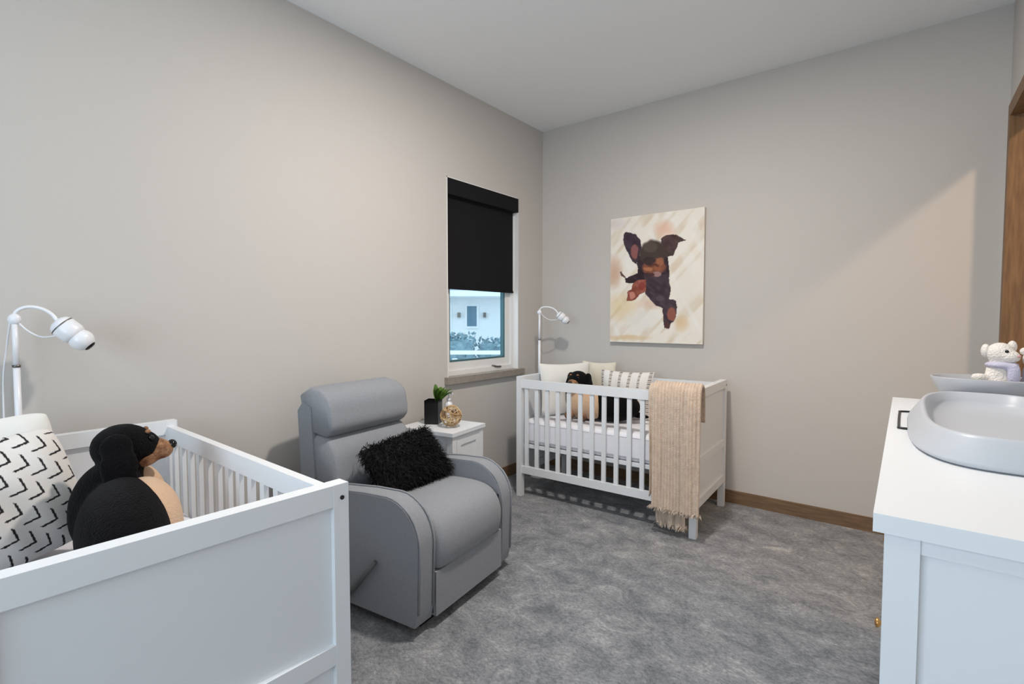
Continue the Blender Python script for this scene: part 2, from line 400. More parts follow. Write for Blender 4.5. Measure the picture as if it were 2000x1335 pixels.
def mattress(label, parent_loc, rz):
    bm = bx(.045, CL - .045, .04, CD - .04, .37, .545)
    bmesh.ops.subdivide_edges(bm, edges=bm.edges, cuts=6, use_grid_fill=True)
    for v in bm.verts:
        v.co.z += .004 * math.sin(v.co.x * 17 + v.co.y * 9) if v.co.z > .5 else 0
    o = obj('crib_mattress', bm, m_mattress, None, True, bevel=.03, seg=3)
    tag(o, label, 'mattress', 'white crib mattresses'); o.location = parent_loc; o.rotation_euler = (0, 0, rz); return o
C1, A1 = (.3235, -.792, 0), .0334
c2o = Vector((.1546, -2.8552, 0)); A2 = -.0296
C2 = tuple(c2o + Matrix.Rotation(A2, 3, 'Z') @ Vector((0, -CD, 0)))
crib1 = make_crib('white wooden slatted crib under the puppy painting'); crib1.location = C1; crib1.rotation_euler = (0, 0, A1)
crib2 = copy_tree(crib1); crib2.location = C2; crib2.rotation_euler = (0, 0, A2); crib2['label'] = 'white wooden crib in the left foreground with its panelled end toward us'
mattress('white sheeted mattress in the crib under the painting', C1, A1)
mattress('white sheeted mattress in the foreground crib', C2, A2)
F1 = Matrix.Translation(C1) @ Matrix.Rotation(A1, 4, 'Z')
F2 = Matrix.Translation(c2o) @ Matrix.Rotation(A2, 4, 'Z')      # crib 2 coordinates with y from 0 (far side) to -.67

def place(o, F, loc, rz=0., lean=0., roll=0.):
    o.matrix_world = F @ Matrix.Translation(loc) @ Matrix.Rotation(rz, 4, 'Z') @ Matrix.Rotation(lean, 4, 'X') @ Matrix.Rotation(roll, 4, 'Y'); return o
def smooth(o): o.data.polygons.foreach_set('use_smooth', [True] * len(o.data.polygons)); return o
MT = .548
# --- foreground crib cushions (pillow faces local -Y)
def chev(a, b, s):
    bgc = lin((226, 222, 218)); ink = lin((44, 42, 44))
    x, y = a * .155, b * .178; th = math.radians(-38)
    p, q = x * math.cos(th) + y * math.sin(th), -x * math.sin(th) + y * math.cos(th)     # along / across the pointing direction
    cx_ = q / .064; ci = math.floor(cx_); d = abs(cx_ - ci - .5)
    if d > .40: return bgc
    v = (p + d * .064 * 1.0) / .041 + .5 * (ci % 2) + .12 * math.sin(ci * 5.3); f = v - math.floor(v)
    return ink if f < .19 + .02 * math.sin(q * 300 + p * 210) else bgc
m_chev = mat('chevron_print_linen', (226, 222, 218), .9, attr='Col', spec=.2, bump=.15, bscale=400)
o = tag(link_mesh('throw_pillow', pillow(.31, .355, .15, 200, chev, pinch=.0, corner=.09), m_chev, smooth=True), 'white pillow with black chevron print in the foreground crib', 'pillow', 'cushions in the cribs')
place(o, F2, (.40, -.475, MT + .02), math.radians(100), math.radians(-13), math.radians(-11))
o = tag(link_mesh('throw_pillow', pillow(.27, .39, .11, 40, pinch=.02, corner=.08), m_linen, smooth=True), 'plain white pillow leaning on the head end of the foreground crib', 'pillow', 'cushions in the cribs')
place(o, F2, (.165, -.483, MT + .01), math.radians(88), math.radians(-8), math.radians(-6))
o = tag(link_mesh('throw_pillow', pillow(.24, .335, .05, 30), m_brown, smooth=True), 'thin brown filler added for the shaded tan gap behind the chevron pillow', 'pillow', 'cushions in the cribs')
place(o, F2, (.265, -.51, MT + .004), math.radians(100), math.radians(-9))  # added filler: its brown stands for gap shadow and tan backing

# --- plush dachshunds
def plush_dog(label, F, loc, s, hz, head_off, rump=.27, bh=.137, rz=0., patch=.45):
    """body along +X, face and tan belly toward s*Y"""
    t = thing('plush_dachshund', label, 'plush toy', group='plush dachshunds')
    t.matrix_world = F @ Matrix.Translation(loc) @ Matrix.Rotation(rz, 4, 'Z')
    hx, hy = head_off; nz = bh * 1.5
    body = remeshed([((rump * .62, 0, bh), (rump * .62 + .06, .106, bh)), ((0, -.018 * s, bh + .01), (.11, .10, bh + .008)),
                     ((hx * .8, hy * .8 + .0 * s, (nz + hz) * .5), (.06, .052, .10)), ((hx, hy - .008 * s, hz - .04), (.058, .052, .08)),
                     ((hx, hy, hz), (.070, .078, .066)), ((hx, hy + .035 * s, hz - .008), (.056, .06, .05))], .011, 5)
    link_mesh('body', body, m_plushb, t, True)
    link_mesh('belly', remeshed([((rump * patch, .05 * s, bh * .98), (.07 + .2 * patch, .088, bh * .93)), ((-.03, .045 * s, bh), (.09, .082, bh * .95))], .011), m_plusht, t, True)
    mz = link_mesh('muzzle', remeshed([((hx, hy + .066 * s, hz - .02), (.042, .05, .036)), ((hx, hy + .092 * s, hz - .024), (.034, .032, .029)), ((hx, hy + .045 * s, hz - .035), (.048, .045, .034))], .006), m_plushbr, t, True)
    link_mesh('nose', remeshed([((hx, hy + .119 * s, hz - .012), (.019, .014, .015))], .004), m_gloss, mz, True)
    for k in (-1, 1):
        link_mesh('ear', remeshed([((hx + k * .068, hy - .018 * s, hz + .012), (.022, .04, .04)), ((hx + k * .08, hy - .014 * s, hz - .04), (.018, .046, .055)), ((hx + k * .082, hy - .012 * s, hz - .08), (.016, .042, .045))], .007), m_plushb, t, True)
        obj('eye', ell((hx + k * .036, hy + .064 * s, hz + .022), (.008, .008, .008)), m_gloss, t, True)
        obj('brow', ell((hx + k * .028, hy + .058 * s, hz + .040), (.010, .007, .006)), m_plushbr, t, True)
        link_mesh('paw', remeshed([((-.03 + k * .05, .09 * s, .035), (.03, .06, .03)), ((-.03 + k * .05, .125 * s, .032), (.032, .032, .03))], .008), m_plushbr, t, True)
    link_mesh('tail', remeshed([((rump + .10, -.02 * s, .06), (.05, .02, .02)), ((rump + .14, -.04 * s, .05), (.03, .014, .014))], .006), m_plushb, t, True)
    return t
plush_dog('black and tan plush dachshund lying in the foreground crib', F2, (.52, -.30, MT), 1, .335, (.03, .012), .30, .137, -.16, .5)
plush_dog('black and tan plush dachshund in the crib under the painting', F1, (.395, .315, MT), -1, .275, (-.05, -.045), .27, .112, 0, .2)

# --- cushions in the far crib
o = tag(link_mesh('throw_pillow', pillow(.42, .385, .11, 40), m_linen, smooth=True), 'plain white pillow leaning in the left corner of the far crib', 'pillow', 'cushions in the cribs')
place(o, F1, (.215, .345, MT), math.radians(57), math.radians(-7))
o = tag(link_mesh('throw_pillow', pillow(.28, .385, .08, 40), m_cream, smooth=True), 'cream pillow behind the striped cushion in the far crib', 'pillow', 'cushions in the cribs')
place(o, F1, (.345, .583, MT), 0, math.radians(-2))
def stripes(a, b, s):
    u = (a + 1) * 5.5; f = u - math.floor(u); k = math.floor(u) % 2
    if k == 0 and .2 < f < .8:
        w = (b + 1) * 13; return lin((120, 112, 108)) if (w - math.floor(w)) < .45 else lin((222, 214, 206))
    return lin((232, 228, 224))
m_str = mat('striped_print_linen', (230, 226, 222), .9, attr='Col', spec=.2)
o = tag(link_mesh('throw_pillow', pillow(.40, .34, .12, 90, stripes), m_str, smooth=True), 'white cushion with dotted grey stripes in the far crib', 'pillow', 'cushions in the cribs')
place(o, F1, (.60, .475, MT), math.radians(3), math.radians(-11))

# --- throw blanket over the front rail of the far crib
def throw():
    t = thing('throw_blanket', 'beige ribbed plush throw hanging over the corner of the far crib', 'blanket'); t.matrix_world = F1
    prof = spline([(.075, 0, .66), (.068, 0, .76), (.05, 0, .845), (.02, 0, .868), (-.012, 0, .862), (-.03, 0, .80), (-.034, 0, .60), (-.036, 0, .40), (-.042, 0, .25), (-.046, 0, .155)], 7)
    L = len(prof)
    def sheet(x0, x1, pr, thick, ribs, flare, seed, zjit=.01):
        n = len(pr); r = np.random.default_rng(seed); ph = r.random(4) * 6
        nu = ribs * 6 + 1; vs = []; fs = []
        for side in (1, 0):
            for j in range(n):
                d = j / (n - 1)
                for i in range(nu):
                    u = i / (nu - 1); x = x0 + (x1 - x0) * u
                    x += flare * (u - .5) * d + .012 * math.sin(d * 5 + ph[0]) * (1 - u)
                    rib = abs(math.sin(u * ribs * PI)) ** .6
                    fold = .020 * math.sin(u * 9 + ph[1] + d * 2) * min(1, max(0, (d - .35) * 3)) + .008 * math.sin(u * 17 + ph[2]) * min(1, max(0, (d - .4) * 3))
                    nrm = pr[min(j + 1, n - 1)] - pr[max(j - 1, 0)]; nn = Vector((-nrm.z, 0, nrm.x)).normalized()   # outward
                    off = (thick * .35 + thick * .65 * rib if side else 0) + abs(fold) * 1.0
                    p = pr[j]; q = Vector((p.x, 0, p.z)) + nn * -off if False else Vector((p.x + nn.x * off * -1, 0, p.z + nn.z * off * -1))
                    vs.append((x, q.x, q.z + zjit * math.sin(u * 23 + ph[3]) * d * (j == n - 1)))
        N = n * nu
        for j in range(n - 1):
            for i in range(nu - 1):
                a = j * nu + i; fs.append((a, a + 1, a + nu + 1, a + nu)); fs.append((N + a, N + a + nu, N + a + nu + 1, N + a + 1))
            a = j * nu; fs.append((a, a + nu, N + a + nu, N + a)); a += nu - 1; fs.append((a, N + a, N + a + nu, a + nu))
        for i in range(nu - 1):
            fs.append((i, N + i, N + i + 1, i + 1)); a = (n - 1) * nu + i; fs.append((a, a + 1, N + a + 1, N + a))
        return mesh_from(vs, fs)
    # profile coords: x -> crib y, outward = -y / up
    o = link_mesh('front_fall', sheet(1.02, 1.27, prof, .022, 15, .03, 1), m_throw, t, True)
    link_mesh('side_fall', sheet(.985, 1.05, [p + Vector((.004, 0, -.006)) for p in prof[20:-6]], .014, 4, .0, 6), m_throw, t, True)
    lower = spline([(-.004, 0, .40), (-.008, 0, .25), (-.012, 0, .12), (-.014, 0, .055)], 6)
    link_mesh('under_fall', sheet(1.035, 1.195, lower, .014, 9, .0, 2, .02), m_throw, t, True)
    # shaggy hems
    r = np.random.default_rng(4); vs = []; fs = []
    def fringe(x0, x1, y, z, n, ln):
        for i in range(n):
            x = x0 + (x1 - x0) * r.random(); yy = y + r.normal() * .007; k = len(vs); l = ln * (.5 + r.random()); w = .004
            dx, dy = r.normal(size=2) * .012
            vs.extend([(x - w, yy, z + .01), (x + w, yy, z + .01), (x + dx, yy + dy, z - l)]); fs.append((k, k + 1, k + 2))
    fringe(1.0, 1.285, -.058, .158, 500, .012); fringe(1.04, 1.2, -.02, .06, 260, .014)
    tag(link_mesh('fringe', mesh_from(vs, fs), m_throw, t), kind='stuff')
throw()

# ------------------------------------------------------------------ recliner
RA = math.radians(7)
def recliner():
    t = thing('recliner', 'grey upholstered reclining armchair with rounded arms', 'armchair', (.98, -1.985, 0), RA)
    # arms
    out = [(-.70, .045), (-.02, .045)]
    out += [(-.008, .10), (0, .36)]
    for k in range(1, 9):
        a = k / 8 * PI / 2; out.append((-.17 + .17 * math.cos(a), .36 + .175 * math.sin(a)))
    out += [(-.30, .53), (-.45, .515), (-.60, .50), (-.70, .47), (-.72, .30)]
    for s in (-1, 1):
        a = obj('armrest', extrude(out, .25 * s, .35 * s, 'y'), m_grey, t, True, bevel=.016, seg=3)
        for v in (.257, .343):
            pts = [(p[0], v * s, p[1]) for p in out[2:15]]
            pts = [(x + (.004 if x > -.05 else 0), y, z + (.003 if z > .45 else 0)) for x, y, z in pts]
            obj('piping', tube(pts, .0045, 6), m_grey, a, True)
    # seat cushion, lofted across the width
    prof = [(p.x, p.z) for p in spline([(-.60, 0, .25), (-.62, 0, .36), (-.58, 0, .425), (-.4, 0, .45), (-.2, 0, .462), (-.08, 0, .455), (-.015, 0, .425), (.018, 0, .37), (.024, 0, .30), (.012, 0, .238)], 5)]
    prof += [(-.2, .22), (-.45, .22)]
    def loft(name, prof, half, cz, m, cx=None, n=22, crown=.9, power=5):
        cxm = sum(p[0] for p in prof) / len(prof) if cx is None else cx
        def fn(u, v):
            k = 2 * v - 1; sc = (1 - abs(k) ** power) ** (1 / 3.) if abs(k) < 1 else 0
            sc = .91 + .09 * sc if crown else 1
            p = prof[int(round(u * len(prof))) % len(prof)]
            return (cxm + (p[0] - cxm) * sc, k * half, cz + (p[1] - cz) * sc)
        vs, fs = surf(len(prof), n, fn, True); m_ = len(prof)
        fs.append(tuple(range(m_))[::-1]); fs.append(tuple(range((n - 1) * m_, n * m_)))
        return link_mesh(name, mesh_from(vs, fs), m, t, True)
    loft('seat_cushion', prof, .247, .33, m_grey, -.3)
    obj('footrest', bx(-.14, .004, -.247, .247, .05, .232), m_grey, t, True, bevel=.014, seg=3)
    obj('seat_box', bx(-.68, -.1, -.25, .25, .06, .25), m_grey, t)
    obj('base', bx(-.62, -.06, -.27, .27, .0, .05), m_blackp, t, bevel=.01)
    for s in (-1, 1): obj('seam_gap', bx(-.05, -.012, s * .2465 - .002, s * .2465 + .003, .06, .40), m_darkg, t)
    # back
    lean = lambda z: -.60 - .16 * (z - .42)
    def pad(z0, z1, th, bulge):
        pr = []; n = 14
        for k in range(n + 1):
            z = z0 + (z1 - z0) * k / n; e = 1 - abs(2 * k / n - 1) ** 4
            pr.append((lean(z) + bulge * e, z))
        pr += [(lean(z1) - th * .5, z1 + .012), (lean(z1) - th, z1 - .03), (lean((z0 + z1) / 2) - th, (z0 + z1) / 2), (lean(z0) - th, z0 + .02)]
        return pr
    b1 = loft('back_cushion', pad(.40, .70, .13, .05), .255, .56, m_grey, n=40, power=16)
    b2 = loft('head_cushion', pad(.70, .92, .15, .06), .256, .81, m_grey, n=40, power=16)
    obj('back_shell', extrude([(-.70, .30), (-.735, .835), (-.79, .86), (-.83, .815), (-.80, .30)], -.262, .262, 'y'), m_grey, t, True, bevel=.02, seg=3)
    lv = obj('lever', tube([(-.40, -.362, .075), (-.33, -.372, .135), (-.205, -.375, .275)], [.012, .012, .010], 8), mat('dark_lever', (96, 98, 100), .4), t, True)
    return t
recliner()

# shaggy black cushion on the recliner
FR = Matrix.Translation((.98, -1.985, 0)) @ Matrix.Rotation(RA, 4, 'Z')
t = thing('shaggy_cushion', 'black shaggy fur cushion on the grey armchair', 'cushion')
place(t, FR, (-.315, .03, .455), math.radians(80), math.radians(-38), math.radians(-7))
PW, PH, PT = .42, .265, .12
core = link_mesh('cover', pillow(PW, PH, PT, 36, pinch=.03), m_fur, t, True)
def fur(me, n, ln, seed):
    r = np.random.default_rng(seed); vs = []; fs = []
    polys = me.polygons; ar = np.array([p.area for p in polys]); idx = r.choice(len(ar), n, p=ar / ar.sum())
    for i in idx:
        p = polys[int(i)]; c = Vector(p.center) + Vector(r.normal(size=3) * .004); nn = p.normal
        d = (nn * .7 + Vector(r.normal(size=3)) * .55 + Vector((0, 0, -.35))).normalized()
        l = ln * (.5 + .9 * r.random()); sd = d.cross(Vector(r.normal(size=3))).normalized() * .0016
        mid = c + d * l * .5 + Vector((0, 0, .002)); tip = c + d * l * .9 + Vector((0, 0, -.25 * l)); k = len(vs)
        vs.extend([c - sd, c + sd, mid + sd * .8, mid - sd * .8, tip]); fs.extend([(k, k + 1, k + 2, k + 3), (k + 3, k + 2, k + 4)])
    return mesh_from(vs, fs)
tag(link_mesh('fur', fur(core.data, 9000, .034, 3), m_fur, t), kind='stuff')

# ------------------------------------------------------------------ side table
TA = math.radians(8.2)
FT = Matrix.Translation((.464, -1.574, 0)) @ Matrix.Rotation(TA, 4, 'Z')   # local: -x into room depth, +y along the front
def side_table():
    t = thing('side_table', 'white wooden nightstand between the armchair and the far crib', 'side table'); t.matrix_world = FT
    D, Wd, Z = .40, .345, .60
    obj('top', bx(-D, 0, 0, Wd, Z - .022, Z), m_white, t, bevel=.004)
    for x, y in ((-.05, .012), (-.05, Wd - .052), (-D + .012, .012), (-D + .012, Wd - .052)):
        obj('leg', bx(x, x + .04, y, y + .04, 0, Z - .022), m_white, t, bevel=.003)
    for y in (.024, Wd - .036): obj('side_panel', bx(-D + .05, -.05, y, y + .012, .12, Z - .022), m_white, t)
    obj('back_panel', bx(-D + .02, -D + .03, .05, Wd - .05, .12, Z - .022), m_white, t)
    obj('shelf', bx(-D + .03, -.02, .04, Wd - .04, .12, .135), m_white, t)
    obj('front_rail', bx(-.045, -.012, .05, Wd - .05, Z - .05, Z - .022), m_white, t)
    dr = obj('door', bx(-.035, -.016, .052, Wd - .052, .14, Z - .052), m_white, t, bevel=.002)
    bm = bx(-.017, -.009, .054, .094, .142, Z - .054); bx(-.017, -.009, Wd - .094, Wd - .054, .142, Z - .054, bm); bx(-.017, -.009, .094, Wd - .094, .142, .182, bm); bx(-.017, -.009, .094, Wd - .094, Z - .084, Z - .054, bm)
    obj('door_frame', bm, m_white, dr)
    obj('knob', rot_bm(lathe([(.006, 0), (.006, .012), (.012, .016), (.012, .022), (.004, .026)], 14), Matrix.Translation((-.009, .075, .33)) @ Matrix.Rotation(PI / 2, 4, 'Y')), m_brass, dr, True)
side_table()
TZ = .601
# black square pot with leafy plant
t = thing('potted_plant', 'small leafy green plant in a square black pot on the nightstand', 'plant'); t.matrix_world = FT @ Matrix.Translation((-.285, .185, TZ)) @ Matrix.Rotation(.35, 4, 'Z')
bm = extrude([(-.045, -.045), (.045, -.045), (.045, .045), (-.045, .045)], 0, .15, 'z')
fc = [f for f in bm.faces if f.calc_center_median().z > .14]; bmesh.ops.inset_region(bm, faces=fc, thickness=.006)
bmesh.ops.translate(bm, vec=(0, 0, -.02), verts=list({v for f in fc for v in f.verts}))
obj('pot', bm, m_blackp, t, bevel=.003)
obj('soil', bx(-.038, .038, -.038, .038, .12, .134), mat('soil', (60, 46, 36), .95), t)
m_leaf = mat('fresh_leaf', (74, 120, 36), .5, rgb2=(120, 158, 66), vscale=20)
def leaf(base, d, l, w, droop=.3):
    d = Vector(d).normalized(); sd = d.cross(Vector((0, 0, 1))).normalized(); bm = bmesh.new(); L_ = []; n = 7
    nrm = sd.cross(d)
    for k in range(n + 1):
        s = k / n; c = Vector(base) + d * l * s + Vector((0, 0, -droop * l * s * s)); ww = w * math.sin(PI * (s * .92 + .04)) ** .8
        L_.append([bm.verts.new(c - sd * ww + nrm * ww * .25), bm.verts.new(c), bm.verts.new(c + sd * ww + nrm * ww * .25)])
    for k in range(n):
        for q in (0, 1): bm.faces.new((L_[k][q], L_[k][q + 1], L_[k + 1][q + 1], L_[k + 1][q]))
    r = bmesh.ops.solidify(bm, geom=bm.faces[:], thickness=.0012); return bm
r_ = np.random.default_rng(11)
for k in range(16):
    a = k * 2.4; el = .5 + 1.4 * r_.random()
    obj('leaf', leaf((.022 + .012 * math.cos(a), .034 + .010 * math.sin(a), .13), (math.cos(a) * .4 + .1, math.sin(a) * .4 + .35, el), .10 + .07 * r_.random(), .015 + .006 * r_.random()), m_leaf, t, True)
# woven vine ball
t = thing('vine_ball', 'woven vine ball standing in front of the black pot', 'decorative ball'); t.matrix_world = FT @ Matrix.Translation((-.12, .15, TZ + .066))
r_ = np.random.default_rng(5); m_vine = mat('vine', (222, 194, 150), .7, rgb2=(150, 112, 74), vscale=30)
for k in range(15):
    q = Matrix.Rotation(r_.random() * 6.28, 4, 'Z') @ Matrix.Rotation(math.acos(2 * r_.random() - 1), 4, 'X'); R_ = .058 + .006 * r_.random()
    off = (r_.random() - .5) * .05; rr = math.sqrt(max(R_ ** 2 - off ** 2, 1e-5))
    pts = [q @ Vector((rr * math.cos(2 * PI * i / 28), rr * math.sin(2 * PI * i / 28), off + .004 * math.sin(3 * 2 * PI * i / 28 + k))) for i in range(29)]
    obj('vine_strand', tube(pts, .0034, 5, caps=False), m_vine, t, True)
# white pump bottle
t = thing('lotion_bottle', 'white bottle with a pump beside the plant on the nightstand', 'bottle'); t.matrix_world = FT @ Matrix.Translation((-.25, .298, TZ))
obj('bottle_body', lathe([(.022, 0), (.026, .004), (.026, .10), (.022, .115), (.011, .122), (.011, .13)], 20), m_plastic, t, True)
obj('collar', lathe([(.014, .128), (.014, .142), (.009, .144)], 18), m_plastic, t, True)
obj('pump', tube([(0, 0, .142), (0, 0, .172), (.004, 0, .178), (.03, 0, .176), (.034, 0, .170)], [.004, .004, .007, .006, .003], 8), m_plastic, t, True)

# ------------------------------------------------------------------ baby monitor stands
def monitor(label, loc, rz, top, reach, dip, grp='baby monitor cameras on slim floor stands', cable=None, headscale=1.):
    t = thing('baby_monitor', label, 'baby monitor', loc, rz, grp)
    obj('base', lathe([(.07, 0), (.07, .006), (.062, .012), (.012, .016)], 28), m_plastic, t, True)
    obj('pole', tube([(0, 0, .012), (0, 0, top * .55)], .0105, 12), m_plastic, t, True)
    obj('collar', tube([(0, 0, top * .55 - .02), (0, 0, top * .55)], .0125, 12), m_plastic, t, True)
    obj('upper_pole', tube([(0, 0, 1.085), (0, 0, top)], .0082, 12), m_plastic, t, True)
    obj('lower_pole', tube([(0, 0, top * .55), (0, 0, 1.09)], .0095, 12), m_plastic, t, True)
    obj('joint_ring', tube([(0, 0, 1.088), (0, 0, 1.096)], .0115, 12), m_alu, t, True)
    obj('clamp', ell((0, 0, top + .006), (.018, .014, .02)), m_plastic, t, True)
    c = [(0, 0, top), (.004, 0, top + .03), (.03, 0, top + .047), (reach * .55, 0, top + .045), (reach * .82, 0, top + .025), (reach, 0, top - .01)]
    obj('gooseneck', tube(spline(c, 8), .006, 10), m_plastic, t, True)
    c2 = [(.01, 0, top - .005), (reach * .3, 0, top - .035), (reach * .6, 0, top - .055), (reach, 0, top - .05)]
    obj('cable', tube(spline(c2, 8), .0028, 6), m_plastic, t, True)
    # head: puck and ball pointing down and out
    hd = thing('camera_head', None, None); hd.parent = t; hd.location = (reach, 0, top - .01); hd.rotation_euler = (0, PI - dip, 0); hd.scale = (headscale,) * 3
    obj('mount', lathe([(.020, -.012), (.032, -.004), (.037, .006), (.037, .010), (.039, .012), (.039, .05), (.034, .062), (.02, .066)], 28), m_plastic, hd, True)
    obj('seam_ring', lathe([(.0385, .0085), (.0395, .010), (.0395, .012), (.0385, .0135)], 28), m_alu, hd, True)
    obj('camera_ball', ell((0, 0, .082), (.037, .037, .037), seg=28, rings=18), m_plastic, hd, True)
    obj('lens', lathe([(.019, .102), (.019, .1155), (.014, .1195), (.004, .121)], 22), m_gloss, hd, True)
    if cable: obj('power_cord', tube(spline(cable, 8), .003, 6), m_plastic, t, True)
    return t
monitor('white baby monitor camera on a stand behind the foreground crib', (.093, -3.298, 0), 1.12, 1.245, .118, math.radians(46), cable=[(-.012, 0, 1.24), (-.03, .02, 1.15), (-.05, .04, 1.0), (-.05, .04, .6), (-.03, .02, .1)])
monitor('white baby monitor camera on a stand in the far corner', (.2, -.33, 0), .55, 1.30, .15, math.radians(50), headscale=.85)

# ------------------------------------------------------------------ painting
def painting():
    t = thing('canvas_painting', 'unframed canvas painting of a black and tan puppy over the far crib', 'painting', (1.017, 0, 1.077))
    wd_, ht, th = .708, .945, .034
    obj('canvas_stretcher', bx(-wd_ / 2, wd_ / 2, -th, -.002, 0, ht), mat('canvas_edge', (226, 216, 204), .9), t)
    nx, ny = 190, 250
    U, V = np.meshgrid(np.linspace(0, 1, nx), np.linspace(0, 1, ny))      # V up
    X = 105 + 805 * U; top = 160 - 95 * U; bot = 1232 + 18 * U; Y = top + (bot - top) * (1 - V)
    def vnoise(sc, seed, sx=1., sy=1., rot=0.):
        r = np.random.default_rng(seed); G = r.random((64, 64)); c, s = math.cos(rot), math.sin(rot)
        a = ((U * c - V * s) * sx * sc + 100) % 63; b = ((U * s + V * c) * sy * sc + 100) % 63
        i, j = a.astype(int), b.astype(int); fa, fb = a - i, b - j; fa = fa * fa * (3 - 2 * fa); fb = fb * fb * (3 - 2 * fb)
        i1, j1 = (i + 1) % 64, (j + 1) % 64
        return (G[j, i] * (1 - fa) + G[j, i1] * fa) * (1 - fb) + (G[j1, i] * (1 - fa) + G[j1, i1] * fa) * fb
    wob = (vnoise(24, 1) - .5) * 16; X2 = X + wob; Y2 = Y + (vnoise(24, 2) - .5) * 16
    base = np.array((236, 228, 217.))[None, None] + np.zeros((ny, nx, 3))
    def blend(mask, c):
        nonlocal base
        base = base * (1 - mask[..., None]) + np.array(c, float) * mask[..., None]
    def soft(cx, cy, rx, ry, p=1.): return np.clip(1 - ((X2 - cx) / rx) ** 2 - ((Y2 - cy) / ry) ** 2, 0, 1) ** p
    st = vnoise(9, 3, 3, .6, .9)
    blend(np.clip((st - .55) * 2.2, 0, .7), (214, 196, 172)); blend(np.clip((vnoise(7, 8, 2.5, .7, -.6) - .6) * 2, 0, .7), (238, 236, 232))
    blend(soft(590, 250, 110, 90) * .7, (228, 182, 158)); blend(soft(140, 620, 90, 170) * .8, (206, 168, 146)); blend(soft(220, 930, 190, 150) * .6, (226, 200, 150))
    blend(soft(160, 200, 120, 60) * .6, (216, 204, 204)); blend(soft(260, 1195, 260, 30) * .7, (218, 186, 140)); blend(soft(400, 1040, 190, 130) * .6, (226, 226, 222)); blend(soft(780, 800, 120, 330) * .5, (226, 220, 208))
    blend(soft(480, 900, 150, 60) * .6, (216, 182, 160)); blend(soft(740, 1070, 70, 90) * .6, (216, 180, 132))
    def poly(pts, c, jit=10, seed=0):
        P = np.array(pts, float); ins = np.zeros_like(X2, bool); n = len(P)
        for i in range(n):
            x0, y0 = P[i]; x1, y1 = P[(i + 1) % n]
            cnd = ((y0 > Y2) != (y1 > Y2)); xi = (x1 - x0) * (Y2 - y0) / (y1 - y0 + 1e-9) + x0; ins ^= cnd & (X2 < xi)
        cc = np.array(c, float)[None, None] + ((vnoise(22, 30 + seed, 1, 2, .5) - .5) * 2 * jit)[..., None]
        nonlocal base
        base = np.where(ins[..., None], cc, base)
    def blob(cx, cy, rx, ry, c, k=1.): blend(np.clip(soft(cx, cy, rx, ry) * 3, 0, 1) * k, c)
    poly([(190, 618), (205, 615), (250, 662), (245, 675), (215, 650)], (96, 70, 62))
    poly([(365, 480), (350, 625), (245, 672), (248, 706), (310, 716), (440, 720), (640, 660), (625, 480)], (50, 36, 44), 10, 1)
    poly([(420, 640), (635, 640), (648, 760), (640, 850), (690, 868), (708, 920), (692, 1010), (660, 1060), (640, 1110), (600, 1105), (588, 1040), (585, 935), (530, 918), (480, 865), (430, 800)], (66, 52, 60), 12, 2)
    poly([(320, 720), (370, 680), (432, 690), (437, 792), (370, 812), (340, 862), (260, 868), (264, 800), (300, 770)], (144, 80, 66), 24, 3)
    blob(310, 820, 34, 34, (204, 140, 122), .8); blob(400, 740, 34, 40, (130, 50, 46), .7)
    poly([(232, 290), (255, 266), (300, 270), (345, 300), (378, 345), (392, 420), (380, 500), (352, 550), (310, 520), (270, 470), (238, 390), (222, 340)], (62, 47, 58), 10, 4)
    blob(332, 440, 34, 74, (146, 92, 88), .9)
    poly([(560, 330), (600, 303), (690, 296), (735, 318), (770, 345), (715, 362), (690, 430), (660, 488), (600, 492), (575, 440)], (76, 58, 58), 12, 5)
    blob(495, 455, 128, 128, (70, 57, 52)); blob(470, 400, 70, 50, (92, 80, 72), .7)
    blob(500, 575, 112, 86, (128, 78, 58)); blob(465, 520, 66, 40, (54, 42, 44), .9); blob(555, 530, 32, 44, (166, 106, 76), .7); blob(452, 590, 46, 20, (186, 124, 86), .7); blob(540, 590, 40, 20, (156, 92, 66), .7); blob(500, 560, 60, 10, (70, 40, 36), .6)
    blob(530, 636, 46, 24, (158, 124, 122), .9); blob(470, 640, 40, 18, (60, 40, 46), .8)
    blob(655, 985, 40, 66, (152, 90, 76), .9); blob(625, 1085, 28, 30, (86, 52, 48), .8); blob(560, 850, 40, 30, (92, 78, 92), .6)
    cs = np.array([lin(c) for c in np.clip(base, 0, 255).reshape(-1, 3)])
    vs = np.stack([(U - .5) * wd_, np.full_like(U, -th - .0006), V * ht], -1).reshape(-1, 3)
    fs = [(j * nx + i, j * nx + i + 1, (j + 1) * nx + i + 1, (j + 1) * nx + i) for j in range(ny - 1) for i in range(nx - 1)]
    link_mesh('picture', mesh_from(vs, fs, 'picture', cs), mat('painted_canvas', (230, 220, 208), .75, attr='Col', spec=.3, bump=.1, bscale=500), t)
painting()

